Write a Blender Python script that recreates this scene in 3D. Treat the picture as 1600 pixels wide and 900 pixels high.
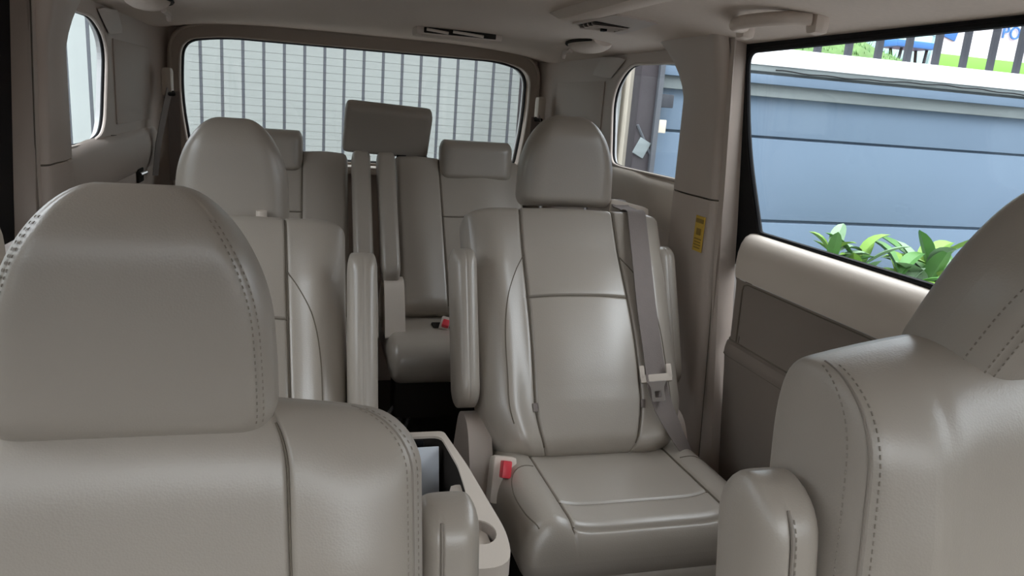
import bpy, bmesh, math, random
import numpy as np
from mathutils import Vector, Matrix
from mathutils.geometry import tessellate_polygon
random.seed(7)
for o in list(bpy.data.objects): bpy.data.objects.remove(o)
S = bpy.context.scene
COL = S.collection

# ------------------------------------------------------------------ camera, world, exposure
cam_d = bpy.data.cameras.new('camera'); cam = bpy.data.objects.new('camera', cam_d); COL.objects.link(cam)
cam_d.sensor_width = 36; cam_d.lens = 1170 / 1600 * 36; cam_d.clip_start = 0.02; cam_d.clip_end = 200
yaw, pit, rol = map(math.radians, (15.9, 13.6, 4.3))
fw = Vector((math.sin(yaw) * math.cos(pit), math.cos(yaw) * math.cos(pit), -math.sin(pit)))
r0 = Vector((math.cos(yaw), -math.sin(yaw), 0)); u0 = r0.cross(fw)
rt = math.cos(rol) * r0 + math.sin(rol) * u0; up = -math.sin(rol) * r0 + math.cos(rol) * u0
cam.matrix_world = Matrix(((rt.x, up.x, -fw.x, 0), (rt.y, up.y, -fw.y, 0), (rt.z, up.z, -fw.z, 1.25), (0, 0, 0, 1)))
S.camera = cam
w = bpy.data.worlds.new('overcast_sky'); S.world = w; w.use_nodes = True
wn = w.node_tree; wn.nodes.clear()
wo = wn.nodes.new('ShaderNodeOutputWorld'); wb = wn.nodes.new('ShaderNodeBackground')
wb.inputs[0].default_value = (0.93, 0.96, 1.0, 1)
# overcast sky: luminance grows smoothly from the horizon to the zenith
wt = wn.nodes.new('ShaderNodeTexCoord'); wsx = wn.nodes.new('ShaderNodeSeparateXYZ')
wm = wn.nodes.new('ShaderNodeMath'); wm.operation = 'MAXIMUM'; wm.inputs[1].default_value = 0
wq = wn.nodes.new('ShaderNodeMath'); wq.operation = 'MULTIPLY_ADD'; wq.inputs[1].default_value = 2.5; wq.inputs[2].default_value = 0.26
wn.links.new(wt.outputs['Generated'], wsx.inputs[0]); wn.links.new(wsx.outputs['Z'], wm.inputs[0]); wn.links.new(wm.outputs[0], wq.inputs[0]); wn.links.new(wq.outputs[0], wb.inputs[1])
wn.links.new(wb.outputs[0], wo.inputs[0])
S.view_settings.view_transform = 'Standard'; S.view_settings.look = 'None'
S.view_settings.gamma = 1.0; S.view_settings.use_curve_mapping = False
S.view_settings.exposure = 1.92

# ------------------------------------------------------------------ materials
def mat(name, col, rough=.5, spec=.5, metal=0, nscale=0, nvar=0, bump=0, bscale=300, coat=0, stretch=None):
    m = bpy.data.materials.new(name); m.use_nodes = True
    nt = m.node_tree; b = nt.nodes['Principled BSDF']
    b.inputs['Base Color'].default_value = (*col, 1); b.inputs['Roughness'].default_value = rough
    b.inputs['Specular IOR Level'].default_value = spec; b.inputs['Metallic'].default_value = metal
    b.inputs['Coat Weight'].default_value = coat
    tc = nt.nodes.new('ShaderNodeTexCoord'); src = tc.outputs['Object']
    if stretch:
        mp = nt.nodes.new('ShaderNodeMapping'); mp.inputs['Scale'].default_value = stretch
        nt.links.new(src, mp.inputs[0]); src = mp.outputs[0]
    if nvar:
        n = nt.nodes.new('ShaderNodeTexNoise'); n.inputs['Scale'].default_value = nscale; n.inputs['Detail'].default_value = 4
        nt.links.new(src, n.inputs['Vector'])
        mx = nt.nodes.new('ShaderNodeMix'); mx.data_type = 'RGBA'
        mx.inputs[6].default_value = (*[c * (1 - nvar) for c in col], 1); mx.inputs[7].default_value = (*[min(1, c * (1 + nvar)) for c in col], 1)
        nt.links.new(n.outputs['Fac'], mx.inputs[0]); nt.links.new(mx.outputs[2], b.inputs['Base Color'])
    if bump:
        n2 = nt.nodes.new('ShaderNodeTexVoronoi'); n2.inputs['Scale'].default_value = bscale
        nt.links.new(src, n2.inputs['Vector'])
        bp = nt.nodes.new('ShaderNodeBump'); bp.inputs['Strength'].default_value = bump; bp.inputs['Distance'].default_value = .001
        nt.links.new(n2.outputs['Distance'], bp.inputs['Height']); nt.links.new(bp.outputs[0], b.inputs['Normal'])
    return m
def glassmat(name, tint, gloss=.06):
    m = bpy.data.materials.new(name); m.use_nodes = True; nt = m.node_tree; nt.nodes.clear()
    o = nt.nodes.new('ShaderNodeOutputMaterial'); t = nt.nodes.new('ShaderNodeBsdfTransparent'); g = nt.nodes.new('ShaderNodeBsdfGlossy')
    mx = nt.nodes.new('ShaderNodeMixShader'); mx.inputs[0].default_value = gloss
    t.inputs[0].default_value = (*tint, 1); g.inputs['Roughness'].default_value = .02
    nt.links.new(t.outputs[0], mx.inputs[1]); nt.links.new(g.outputs[0], mx.inputs[2]); nt.links.new(mx.outputs[0], o.inputs[0])
    return m
M = {}
M['leather'] = mat('beige_leather', (.395, .350, .297), .34, .9, nscale=6, nvar=.05, bump=.12, bscale=420)
M['leather_side'] = mat('beige_vinyl', (.41, .365, .315), .38, .5, nscale=6, nvar=.05, bump=.12, bscale=420)
M['thread'] = mat('beige_thread', (.29, .255, .215), .8, .2)
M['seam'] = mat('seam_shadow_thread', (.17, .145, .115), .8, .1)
M['piping'] = mat('beige_piping', (.27, .235, .20), .6, .3)
M['trim'] = mat('beige_plastic', (.52, .445, .39), .55, .4, nscale=5, nvar=.03, bump=.10, bscale=500)
M['trim_dark'] = mat('door_plastic', (.25, .208, .178), .65, .3, nscale=5, nvar=.03, bump=.10, bscale=500)
M['trim2'] = mat('pale_plastic', (.68, .60, .52), .5, .4, nscale=5, nvar=.03, bump=.05, bscale=500)
M['headliner'] = mat('headliner_fabric', (.62, .53, .46), .95, .1, nscale=120, nvar=.06, bump=.2, bscale=700)
M['fabric'] = mat('door_fabric', (.14, .113, .095), .9, .15, nscale=200, nvar=.08, bump=.15, bscale=600)
M['black'] = mat('black_rubber', (.010, .010, .011), .6, .15)
M['black_gloss'] = mat('black_plastic', (.008, .008, .009), .5, .12)
M['dark'] = mat('dark_gap', (.03, .026, .023), .9, .1)
M['carpet'] = mat('dark_carpet', (.055, .047, .04), 1, .05, nscale=150, nvar=.3, bump=.3, bscale=500)  # beige carpet coloured dark, holding the shade on the cabin floor
M['belt'] = mat('belt_webbing', (.235, .20, .185), .75, .2, nscale=60, nvar=.05, bump=.3, bscale=600, stretch=(1, 1, .15))
M['metal'] = mat('bright_steel', (.75, .75, .76), .28, .5, 1)
M['red'] = mat('red_plastic', (.72, .05, .07), .35, .5)
M['yellow'] = mat('yellow_sticker', (.62, .40, .06), .6, .3)
M['cream_ink'] = mat('sticker_print', (.30, .20, .05), .7, .2)
M['paper'] = mat('white_paper', (.72, .76, .82), .8, .2, nscale=20, nvar=.05)
M['glass_tint'] = glassmat('tinted_glass', (.88, .90, .91), .03)
M['glass_clear'] = glassmat('clear_glass', (.93, .94, .94), .03)
M['glass_rear'] = glassmat('rear_glass', (.80, .815, .815), .03)
M['defog'] = mat('defogger_wire', (.26, .24, .21), .6, .3)
M['bluewall'] = mat('blue_grey_paint', (.135, .185, .245), .8, .2, nscale=1.2, nvar=.09)
M['cornice'] = mat('grey_concrete', (.19, .215, .215), .9, .1, nscale=9, nvar=.25, stretch=(.4, 1, 3))
M['white'] = mat('white_paint', (.86, .87, .88), .8, .2, nscale=8, nvar=.06)
M['bar'] = mat('dark_iron', (.035, .037, .045), .6, .3)
M['gatebar'] = mat('grey_iron', (.075, .08, .09), .6, .3)
M['sheet'] = mat('pale_gate_sheet', (.40, .425, .405), .8, .2, nscale=1.6, nvar=.10)
M['cream'] = mat('cream_paint', (.55, .49, .40), .8, .2, nscale=6, nvar=.1)
M['brown'] = mat('dark_brown_paint', (.042, .035, .038), .7, .3, nscale=9, nvar=.25)
M['leaf'] = mat('leaf_green', (.075, .19, .045), .5, .4, nscale=9, nvar=.35)
M['leaf2'] = mat('leaf_lime', (.17, .30, .05), .5, .4, nscale=9, nvar=.25)
M['leaf3'] = mat('leaf_pale', (.19, .29, .17), .5, .4, nscale=9, nvar=.3)
M['grass'] = mat('grass_green', (.10, .17, .06), .9, .1, nscale=14, nvar=.5)
M['soil'] = mat('brown_soil', (.30, .15, .10), .95, .1, nscale=20, nvar=.3)
M['asphalt'] = mat('grey_asphalt', (.24, .24, .24), .95, .1, nscale=30, nvar=.25)
M['board'] = mat('white_board', (.72, .76, .84), .6, .3)
M['blue'] = mat('blue_paint', (.05, .18, .48), .5, .4)
M['teal'] = mat('pale_teal_paint', (.40, .62, .62), .6, .3)
M['green_paint'] = mat('green_paint', (.22, .50, .10), .6, .3)
M['carpaint'] = mat('van_body_paint', (.5, .5, .5), .4, .5)

# ------------------------------------------------------------------ helpers
def link(name, me, m=None, parent=None, kind=None):
    o = bpy.data.objects.new(name, me); COL.objects.link(o)
    if m: me.materials.append(m)
    if parent: o.parent = parent
    if kind: o['kind'] = kind
    return o
def mesh(name, V, F, m, parent=None, smooth=True, kind=None):
    me = bpy.data.meshes.new(name); me.from_pydata([tuple(v) for v in V], [], [tuple(f) for f in F])
    me.polygons.foreach_set('use_smooth', [smooth] * len(me.polygons)); me.update()
    return link(name, me, m, parent, kind)
def thing(name, label, cat, loc=(0, 0, 0), group=None, rotz=0):
    o = bpy.data.objects.new(name, None); COL.objects.link(o); o.location = loc; o.rotation_euler = (0, 0, rotz)
    o.empty_display_size = .05; o['label'] = label; o['category'] = cat
    if group: o['group'] = group
    return o
def tag(o, label, cat, group=None):
    o['label'] = label; o['category'] = cat
    if group: o['group'] = group
    return o
def struct(name):
    o = bpy.data.objects.new(name, None); COL.objects.link(o); o['kind'] = 'structure'; o.empty_display_size = .05
    return o
def loc_of(parent):
    return np.array(parent.location) if parent is not None else np.zeros(3)
class MB:
    def __init__(s): s.V = []; s.F = []
    def add(s, V, F):
        n = len(s.V); s.V += [tuple(v) for v in V]; s.F += [tuple(i + n for i in f) for f in F]; return s
    def box(s, c, d, bev=0, R=None):
        bm = bmesh.new(); bmesh.ops.create_cube(bm, size=1)
        for v in bm.verts: v.co = Vector((v.co.x * d[0], v.co.y * d[1], v.co.z * d[2]))
        if bev: bmesh.ops.bevel(bm, geom=list(bm.edges), offset=bev, segments=2, affect='EDGES', profile=.6)
        bm.verts.index_update()
        Mx = R if R is not None else Matrix.Identity(3)
        V = [Mx @ v.co + Vector(c) for v in bm.verts]; F = [[v.index for v in f.verts] for f in bm.faces]
        bm.free(); return s.add(V, F)
    def tube(s, P, r, n=8, closed=False, cap=True, ry=None, up=(0, 0, 1)):
        P = [Vector(p) for p in P]; k = len(P); V = []; F = []; e1 = None
        for i, p in enumerate(P):
            a = P[(i - 1) % k] if (closed or i > 0) else p; b = P[(i + 1) % k] if (closed or i < k - 1) else p
            t = (b - a).normalized()
            if e1 is None:
                u = Vector(up)
                if abs(t.dot(u)) > .95: u = Vector((0, 1, 0)) if abs(t.y) < .9 else Vector((1, 0, 0))
                e1 = t.cross(u).normalized()
            else: e1 = (e1 - t * e1.dot(t)).normalized()
            e2 = e1.cross(t)
            rr = r[i] if isinstance(r, (list, tuple)) else r
            for j in range(n):
                q = 2 * math.pi * j / n
                V.append(p + e1 * (rr * math.cos(q)) + e2 * ((ry or rr) * math.sin(q)))
        for i in range(k if closed else k - 1):
            for j in range(n):
                F.append((i * n + j, i * n + (j + 1) % n, ((i + 1) % k) * n + (j + 1) % n, ((i + 1) % k) * n + j))
        if cap and not closed:
            F.append(tuple(range(n))[::-1]); F.append(tuple((k - 1) * n + j for j in range(n)))
        return s.add(V, F)
    def ribbon(s, P, wdir, wd, th):
        # flat strap: path P, width vector(s), thickness along normal
        P = [Vector(p) for p in P]; k = len(P); V = []; F = []
        for i, p in enumerate(P):
            a = P[max(i - 1, 0)]; b = P[min(i + 1, k - 1)]; t = (b - a).normalized()
            wv = Vector(wdir[i] if isinstance(wdir, list) else wdir); wv = (wv - t * wv.dot(t)).normalized(); nn = t.cross(wv)
            ww = wd[i] if isinstance(wd, list) else wd
            for sx, sn in ((-1, -1), (1, -1), (1, 1), (-1, 1)): V.append(p + wv * (ww / 2 * sx) + nn * (th / 2 * sn))
        for i in range(k - 1):
            for j in range(4): F.append((i * 4 + j, i * 4 + (j + 1) % 4, i * 4 + 4 + (j + 1) % 4, i * 4 + 4 + j))
        F.append((3, 2, 1, 0)); F.append(tuple((k - 1) * 4 + j for j in range(4)))
        return s.add(V, F)
    def build(s, name, m, parent=None, smooth=True, kind=None):
        L = loc_of(parent)
        o = mesh(name, [(v[0] - L[0], v[1] - L[1], v[2] - L[2]) for v in s.V], s.F, m, parent, smooth, kind)
        bm = bmesh.new(); bm.from_mesh(o.data); bmesh.ops.recalc_face_normals(bm, faces=bm.faces); bm.to_mesh(o.data); bm.free()
        if smooth: autosmooth(o.data)
        return o
def autosmooth(me, ang=math.radians(38)):
    bm = bmesh.new(); bm.from_mesh(me)
    for e in bm.edges:
        if len(e.link_faces) == 2 and e.calc_face_angle(0) > ang: e.smooth = False
    bm.to_mesh(me); bm.free()
def box(name, c, d, m, parent=None, bev=.004, R=None, smooth=True): return MB().box(c, d, bev, R).build(name, m, parent, smooth)

def rounded(pts, rad, n=6):
    """polygon with rounded corners (2D)"""
    out = []; k = len(pts)
    for i in range(k):
        p = np.array(pts[i], float); a = np.array(pts[i - 1], float); b = np.array(pts[(i + 1) % k], float)
        r = rad[i] if isinstance(rad, (list, tuple)) else rad
        da = a - p; db = b - p; la = np.linalg.norm(da); lb = np.linalg.norm(db)
        r = min(r, la * .49, lb * .49)
        pa = p + da / la * r; pb = p + db / lb * r
        if r < 1e-5: out.append(tuple(p)); continue
        for j in range(n + 1):
            t = j / n; out.append(tuple((1 - t) ** 2 * pa + 2 * t * (1 - t) * p + t * t * pb))
    return out
def plate(name, outer, holes, to3, th, m, parent=None, smooth=False):
    """flat plate with holes; to3(a,b,depth)->point, thickness th"""
    loops = [outer] + holes; V = []; F = []
    flat = [p for l in loops for p in l]; n = len(flat)
    tris = tessellate_polygon([[Vector((p[0], p[1], 0)) for p in l] for l in loops])
    V = [to3(p[0], p[1], 0) for p in flat] + [to3(p[0], p[1], th) for p in flat]
    for t in tris: F.append(tuple(t)); F.append(tuple(i + n for i in reversed(t)))
    base = 0
    for l in loops:
        k = len(l)
        for i in range(k):
            a = base + i; b = base + (i + 1) % k; F.append((a, b, b + n, a + n))
        base += k
    mb = MB().add(V, F); return mb.build(name, m, parent, smooth)
def loft(name, sections, m, parent=None, closed=False, caps=False, smooth=True):
    """sections: list of lists of points with equal length"""
    k = len(sections[0]); V = [p for s in sections for p in s]; F = []
    for i in range(len(sections) - 1):
        for j in range(k if closed else k - 1):
            a = i * k + j; b = i * k + (j + 1) % k; F.append((a, b, b + k, a + k))
    if caps:
        F.append(tuple(range(k))[::-1]); F.append(tuple((len(sections) - 1) * k + j for j in range(k)))
    return MB().add(V, F).build(name, m, parent, smooth)

# ---- padded slab: grid over t (across) and v (along), front bulge, rounded rims, seam grooves, panels as separate meshes
def edgefall(u, tau, p):
    x = np.clip((np.abs(u) - (1 - tau)) / tau, 0, 1); return np.power(np.clip(1 - x ** p, 0, 1), 1 / p)
class Slab:
    def __init__(s, O, a, W, H, T, Tb, mode='back', ts=.35, ps=2.4, tt=.15, tb=.1, pt=2.2, cT=(.12, .3), cB=(.06, .12), sv=None, xc=None,
                 st=(), swarp=None, vs=(), hcurve=None, add=None, bend=None, gd=.005, gw=.0028, nt=34, nv=44, lean=0.0):
        s.__dict__.update(locals())
        if mode == 'back': s.ex = np.array([1, 0, 0.]); s.eh = np.array([0, math.sin(a), math.cos(a)]); s.ed = np.array([0, -math.cos(a), math.sin(a)])
        elif mode == 'cushion': s.ex = np.array([1, 0, 0.]); s.eh = np.array([0, -math.cos(a), math.sin(a)]); s.ed = np.array([0, math.sin(a), math.cos(a)])
    def wfun(s, v):
        Wv = s.W(v) if callable(s.W) else s.W * np.ones_like(v)
        cv, cw = s.cT; u = np.clip((v - (1 - cv)) / cv, 0, 1); Wv = Wv * (1 - cw + cw * np.sqrt(np.clip(1 - u ** 2, 0, 1)))
        cv, cw = s.cB; u = np.clip((cv - v) / cv, 0, 1); Wv = Wv * (1 - cw + cw * np.sqrt(np.clip(1 - u ** 2, 0, 1)))
        return Wv
    def pos(s, t, v, front=True, groove=True):
        t = np.asarray(t, float); v = np.asarray(v, float); t, v = np.broadcast_arrays(t, v)
        Wv = s.wfun(v); sm = t.copy()
        if s.swarp is not None: sm = s.swarp(t, v)
        x = Wv * sm + (s.xc(v) if s.xc else 0)
        h = v * s.H + (s.hcurve(t, v) if s.hcurve else 0)
        E = edgefall(t, s.ts, s.ps) * edgefall(np.clip(v, .5, 1) * 2 - 1, min(1, 2 * s.tt), s.pt) * edgefall(np.clip(1 - v, .5, 1) * 2 - 1, min(1, 2 * s.tb), s.pt)
        if front:
            d = s.T * E
            if s.add: d = d + s.add(t, v) * E
            if groove:
                for (t0, a0, b0) in s.st:
                    m_ = 1 / (1 + np.exp(-(v - a0) * 80)) * 1 / (1 + np.exp((v - b0) * 80))
                    d = d - s.gd * np.exp(-((t - t0) * Wv / s.gw) ** 2) * m_ * np.clip(E * 1.5, 0, 1)
                for (v0, a0, b0) in s.vs:
                    m_ = 1 / (1 + np.exp(-(t - a0) * 80)) * 1 / (1 + np.exp((t - b0) * 80))
                    d = d - s.gd * np.exp(-((v - v0) * s.H / s.gw) ** 2) * m_
        else: d = -s.Tb * E
        if s.bend: d = d + s.bend(t, v)
        return np.array(s.O)[None] + x.reshape(-1, 1) * s.ex + h.reshape(-1, 1) * s.eh + d.reshape(-1, 1) * s.ed
    def nodes(s):
        q = np.linspace(-1, 1, s.nt + 1); t = np.sign(q) * (1 - (1 - np.abs(q)) ** 1.7)
        Wm = float(np.max(s.wfun(np.array([.5]))))
        for (t0, _, _) in s.st: t = np.concatenate([t, t0 + np.array([-2, -1.2, -.6, 0, .6, 1.2, 2]) * s.gw / Wm])
        v = (1 - np.cos(np.linspace(0, math.pi, s.nv + 1))) / 2
        v = .5 * v + .5 * np.linspace(0, 1, s.nv + 1)
        v = np.concatenate([v, 1 - np.array([.001, .003, .007, .013]) * 1.0, np.array([.001, .004, .01])])
        for (v0, _, _) in s.vs: v = np.concatenate([v, v0 + np.array([-2, -1.2, -.6, 0, .6, 1.2, 2]) * s.gw / s.H])
        def uniq(a):
            a = np.unique(np.round(np.clip(a, a.min(), a.max()), 6)); keep = [a[0]]
            for q in a[1:]:
                if q - keep[-1] > 2e-4: keep.append(q)
            return np.array(keep)
        return uniq(np.clip(t, -1, 1)), uniq(np.clip(v, 0, 1))
    def build(s, parent, panels, shell=('shell', None)):
        """panels: list of (name, material, t0,t1,v0,v1) for the front, first match wins; rest goes to the shell"""
        t, v = s.nodes(); TT, VV = np.meshgrid(t, v); nt, nv = len(t), len(v)
        L = loc_of(parent)
        Pf = s.pos(TT, VV, True) - L; Pb = s.pos(TT, VV, False) - L
        idx = np.arange(nt * nv).reshape(nv, nt)
        q = np.stack([idx[:-1, :-1], idx[:-1, 1:], idx[1:, 1:], idx[1:, :-1]], -1).reshape(-1, 4)
        tc = ((TT[:-1, :-1] + TT[:-1, 1:]) / 2).ravel(); vc = ((VV[:-1, :-1] + VV[1:, :-1]) / 2).ravel()
        flip = np.dot(np.cross(s.ex, s.eh), s.ed) < 0
        own = np.full(len(q), -1)
        for i, p in enumerate(panels):
            own[(own < 0) & (tc >= p[2]) & (tc <= p[3]) & (vc >= p[4]) & (vc <= p[5])] = i
        def emit(name, P, Q, m, fl):
            if fl: Q = Q[:, ::-1]
            u, inv = np.unique(Q, return_inverse=True)
            return mesh(name, P[u].tolist(), inv.reshape(Q.shape).tolist(), m, parent)
        out = {}
        for i, p in enumerate(panels):
            Q = q[own == i]
            if len(Q): out.setdefault(p[0], []).append(emit(p[0], Pf, Q, p[1], flip))
        P2 = np.concatenate([Pf, Pb]); Q2 = np.concatenate([q[own < 0][:, ::-1] if False else q[own < 0], (q + nt * nv)[:, ::-1]])
        out['shell'] = [emit(shell[0], P2, Q2, shell[1], flip)]
        return out
    def path(s, pts, lift=0, n=24):
        """polyline through (t,v) control points -> 3D points on the front surface"""
        pts = np.array(pts, float); k = len(pts); ti = np.linspace(0, k - 1, n)
        # Catmull-Rom
        def cr(i, c):
            i0 = int(min(math.floor(i), k - 2)); f = i - i0
            p = [pts[max(0, min(k - 1, i0 + j))][c] for j in (-1, 0, 1, 2)]
            return .5 * (2 * p[1] + (p[2] - p[0]) * f + (2 * p[0] - 5 * p[1] + 4 * p[2] - p[3]) * f * f + (3 * p[1] - p[0] - 3 * p[2] + p[3]) * f ** 3)
        t = np.array([cr(i, 0) for i in ti]); v = np.array([cr(i, 1) for i in ti]); e = 1e-3
        P = s.pos(t, v, True, False); N = np.cross(s.pos(t + e, v, True, False) - P, s.pos(t, v + e, True, False) - P)
        if np.dot(np.cross(s.ex, s.eh), s.ed) < 0: N = -N
        N /= np.linalg.norm(N, axis=1)[:, None] + 1e-12
        return P + N * lift, N
    def seamline(s, parent, pts, name='seam', m=None, r=.0016, lift=0, n=28):
        P, _ = s.path(pts, lift, n); return MB().tube(P.tolist(), r, 6).build(name, m or M['seam'], parent)
    def stitches(s, mb, pts, offs=0, length=.0042, gap=.0034, n=400):
        P, N = s.path(pts, .0003, n); d = np.linalg.norm(np.diff(P, axis=0), axis=1); c = np.concatenate([[0], np.cumsum(d)])
        x = 0
        while x + length < c[-1]:
            def at(y): return np.array([np.interp(y, c, P[:, i]) for i in range(3)]), np.array([np.interp(y, c, N[:, i]) for i in range(3)])
            a, na = at(x); b, _ = at(x + length); t = (b - a) / (np.linalg.norm(b - a) + 1e-9); sd = np.cross(t, na)
            a = a + sd * offs; b = b + sd * offs; V = []
            for p, k in ((a, .3), (a * .7 + b * .3, 1), (a * .3 + b * .7, 1), (b, .3)):
                V += [p - sd * .0008, p + na * .0008 * k, p + sd * .0008]
            F = []
            for i in range(3): F += [(3 * i, 3 * i + 1, 3 * i + 4, 3 * i + 3), (3 * i + 1, 3 * i + 2, 3 * i + 5, 3 * i + 4)]
            mb.add(V, F); x += length + gap

# ================================================================== THE SETTING: van shell
CX = .215
def wx(side, x): return x if side > 0 else 2 * CX - x          # mirror a right-hand x to the left side
def ceil_z(x, y):
    return 1.475 - .042 * (min(1.05, abs(x - CX) / .735)) ** 4 - .004 * max(0, min(1, (y - 2.55) / .55)) ** 2
# floor
box('floor', (CX, 1.0, .03), (1.70, 4.6, .04), M['carpet'], bev=0)['kind'] = 'structure'
# ceiling: curved headliner
secs = []
for j in range(36):
    y = -.36 + j * (3.26 + .36) / 35; row = []
    for i in range(41):
        x = CX - .80 + 1.60 * i / 40; row.append((x, y, ceil_z(x, y)))
    secs.append(row)
ce = loft('ceiling', secs, M['headliner']); ce['kind'] = 'structure'
so = ce.modifiers.new('thick', 'SOLIDIFY'); so.thickness = .03; so.offset = 1
for p in ce.data.polygons: pass
# outer roof skin keeps daylight out of the joints
rf = loft('roof', [[(x, y, z + .045) for x, y, z in r] for r in secs], M['carpaint']); rf['kind'] = 'structure'

def yz(side, x0):
    sg = 1 if side > 0 else -1
    return lambda y, z, d: (wx(side, x0 + d), y, z)
for side, nm in ((1, 'right'), (-1, 'left')):
    wall = struct('wall_' + nm)
    # upper quarter trim with the quarter-window opening
    qh = rounded([(1.78, 1.395), (2.235, 1.402), (2.345, 1.315), (2.30, 1.095), (2.22, 1.088), (1.78, 1.090)] if side > 0 else
                 [(1.80, 1.395), (2.24, 1.395), (2.365, 1.335), (2.285, 1.10), (2.15, 1.082), (1.80, 1.082)], [.05, .11, .10, .07, .03, .02], 7)
    plate('quarter_panel', [(1.70, .05), (3.14, .05), (3.14, 1.45), (1.70, 1.45)], [qh], yz(side, .955), .012, M['trim'], wall)
    # rounded return into the opening and the dark glass seal
    rim = [(wx(side, .957), y, z) for y, z in qh]
    MB().tube(rim, .005, 8, closed=True, up=(1, 0, 0)).build('window_rim', M['trim'], wall)
    sl = struct('window_2' if side > 0 else 'window_3')
    MB().tube([(wx(side, .966), y, z) for y, z in qh], .0045, 6, closed=True, up=(1, 0, 0)).build('glass_seal', M['black'], sl)
    q2 = [(2.06 + (y - 2.06) * 1.10, 1.24 + (z - 1.24) * 1.08) for y, z in qh]
    plate('glass_pane', q2, [], yz(side, .969), .004, M['glass_tint'], sl)
    # shelf-like sill roll under the quarter window
    prof = [(.958, 1.086), (.948, 1.078), (.940, 1.06), (.936, 1.03), (.938, 1.0), (.945, .97), (.955, .95)]
    loft('sill_roll', [[(wx(side, x), y, z + (.006 if y > 2 else 0)) for x, z in prof] for y in np.linspace(1.78, 2.95, 12)], M['trim2'] if side > 0 else M['trim'], wall)
    # panel joints on the rear pillar trim
    jn = MB()
    jn.tube([(wx(side, .9535), 2.34, 1.090), (wx(side, .9535), 2.90, 1.06)], .0014, 6)
    jn.build('panel_joint', M['seam'], wall)
    # raised access cover on the pillar trim
    box('access_cover', (wx(side, .9535), 2.66, 1.235), (.005, .50, .235), M['trim'], wall, .0024)
    # gusset trim above quarter window rear corner
    MB().add([(wx(side, .95), 2.25, 1.415), (wx(side, .95), 2.36, 1.36), (wx(side, .95), 2.52, 1.375), (wx(side, .95), 2.44, 1.43),
              (wx(side, .942), 2.28, 1.422), (wx(side, .946), 2.38, 1.375), (wx(side, .946), 2.50, 1.39), (wx(side, .942), 2.43, 1.43)],
             [(0, 1, 5, 4), (1, 2, 6, 5), (2, 3, 7, 6), (4, 5, 6, 7), (3, 0, 4, 7), (0, 3, 2, 1)]).build('corner_gusset', M['trim'], wall)
    # corner post that turns the side wall into the tailgate opening
    secs2 = []
    for z in np.linspace(.05, 1.47, 16):
        row = []
        for k in range(9):
            a = math.pi / 2 * k / 8
            row.append((wx(side, .955 - .075 * (1 - math.cos(a))), 2.93 + .17 * math.sin(a) ** 1.0, z))
        secs2.append(row)
    loft('corner_post', secs2, M['trim'], wall)
    # outer skin
    plate('outer_skin', [(-.9, -.25), (3.3, -.25), (3.3, .98), (-.9, .98)], [], yz(side, 1.11), .02, M['carpaint'], wall)
    plate('outer_skin', [(1.66, .90), (3.3, .90), (3.3, 1.50), (1.66, 1.50)], [[(y, z) for y, z in q2]], yz(side, .976), .012, M['carpaint'], wall)

    # ---- pillar between sliding door and quarter window
    pl = struct('trim_1' if side > 0 else 'trim_2'); sh = 0 if side > 0 else .10
    def prow(z, k0=0):
        top = max(0, (z - 1.30) / .13)
        y_r = 1.80 + sh * .7 + .03 * (z - 1.0) + .10 * top ** 2; y_f = sh + (1.557 + .13 * (z - 1.07) if z > 1.07 else 1.557 - .05 * (1.07 - z))
        b = .042 if z < 1.07 else .040
        pts = [(.958, y_r + .01), (.945, y_r), (.925, y_r - .02), (.958 - b, y_r - .06), (.955 - b, (y_r + y_f) / 2), (.958 - b, y_f + .05), (.918, y_f + .02), (.93, y_f + .004), (.945, y_f)]
        if z < 1.0: pts = [(x + .018 * (1.0 - z) * 1.2, y) for x, y in pts]
        return [(wx(side, x - .02 * top), y, z) for x, y in pts]
    def sm(row):   # smooth section
        P = np.array(row); out = []
        for i in range(len(P) - 1):
            p0, p1, p2, p3 = P[max(0, i - 1)], P[i], P[i + 1], P[min(len(P) - 1, i + 2)]
            for f in (0, .33, .66):
                out.append(tuple(.5 * (2 * p1 + (p2 - p0) * f + (2 * p0 - 5 * p1 + 4 * p2 - p3) * f * f + (3 * p1 - p0 - 3 * p2 + p3) * f ** 3)))
        out.append(tuple(P[-1])); return out
    loft('lower_cover', [sm(prow(z)) for z in np.linspace(.06, 1.069, 20)], M['trim'], pl)
    loft('upper_cover', [sm(prow(z)) for z in np.linspace(1.073, 1.445, 14)], M['trim'], pl)
    MB().tube([(x + (.004 if side > 0 else -.004), y, z) for x, y, z in sm(prow(1.071))], .0025, 6).build('cover_joint', M['seam'], pl)
    # body flange with seal, between pillar cover and door
    def fl(z):
        y1 = sh + (1.56 + .13 * (z - 1.07) if z > 1.07 else 1.56 - .05 * (1.07 - z))
        y0 = sh + (1.533 + .17 * (z - 1.0) if z > 1.0 else 1.533 - .13 * (1.0 - z))
        ex = .0 if z > .95 else .03 * (.95 - z)
        return [(wx(side, x + ex), y, z) for x, y in ((.95, y1 + .004), (.936, y1 - .004), (.93, y1 - .02), (.93, y0 + .025), (.936, y0 + .008), (.955, y0), (.971, y0 - .002))]
    loft('seal_flange', [fl(z) for z in np.linspace(.06, 1.44, 30)], M['trim'], pl)
    MB().tube([fl(z)[1] for z in np.linspace(.06, 1.42, 30)], .0022, 6).build('flange_joint', M['seam'], pl)

    # ---- sliding door
    dr = struct('door_1' if side > 0 else 'door_2')
    hole = rounded([(1.60, 1.412), (1.548, 1.21), (1.445, 1.015), (.10, 1.022), (.10, 1.425)], [.04, .12, .012, .03, .03], 7)
    plate('window_frame', [(1.75, 1.465), (1.75, .93), (-.05, .93), (-.05, 1.465)], [hole], yz(side, .972), .010, M['black_gloss'], dr)
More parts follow.
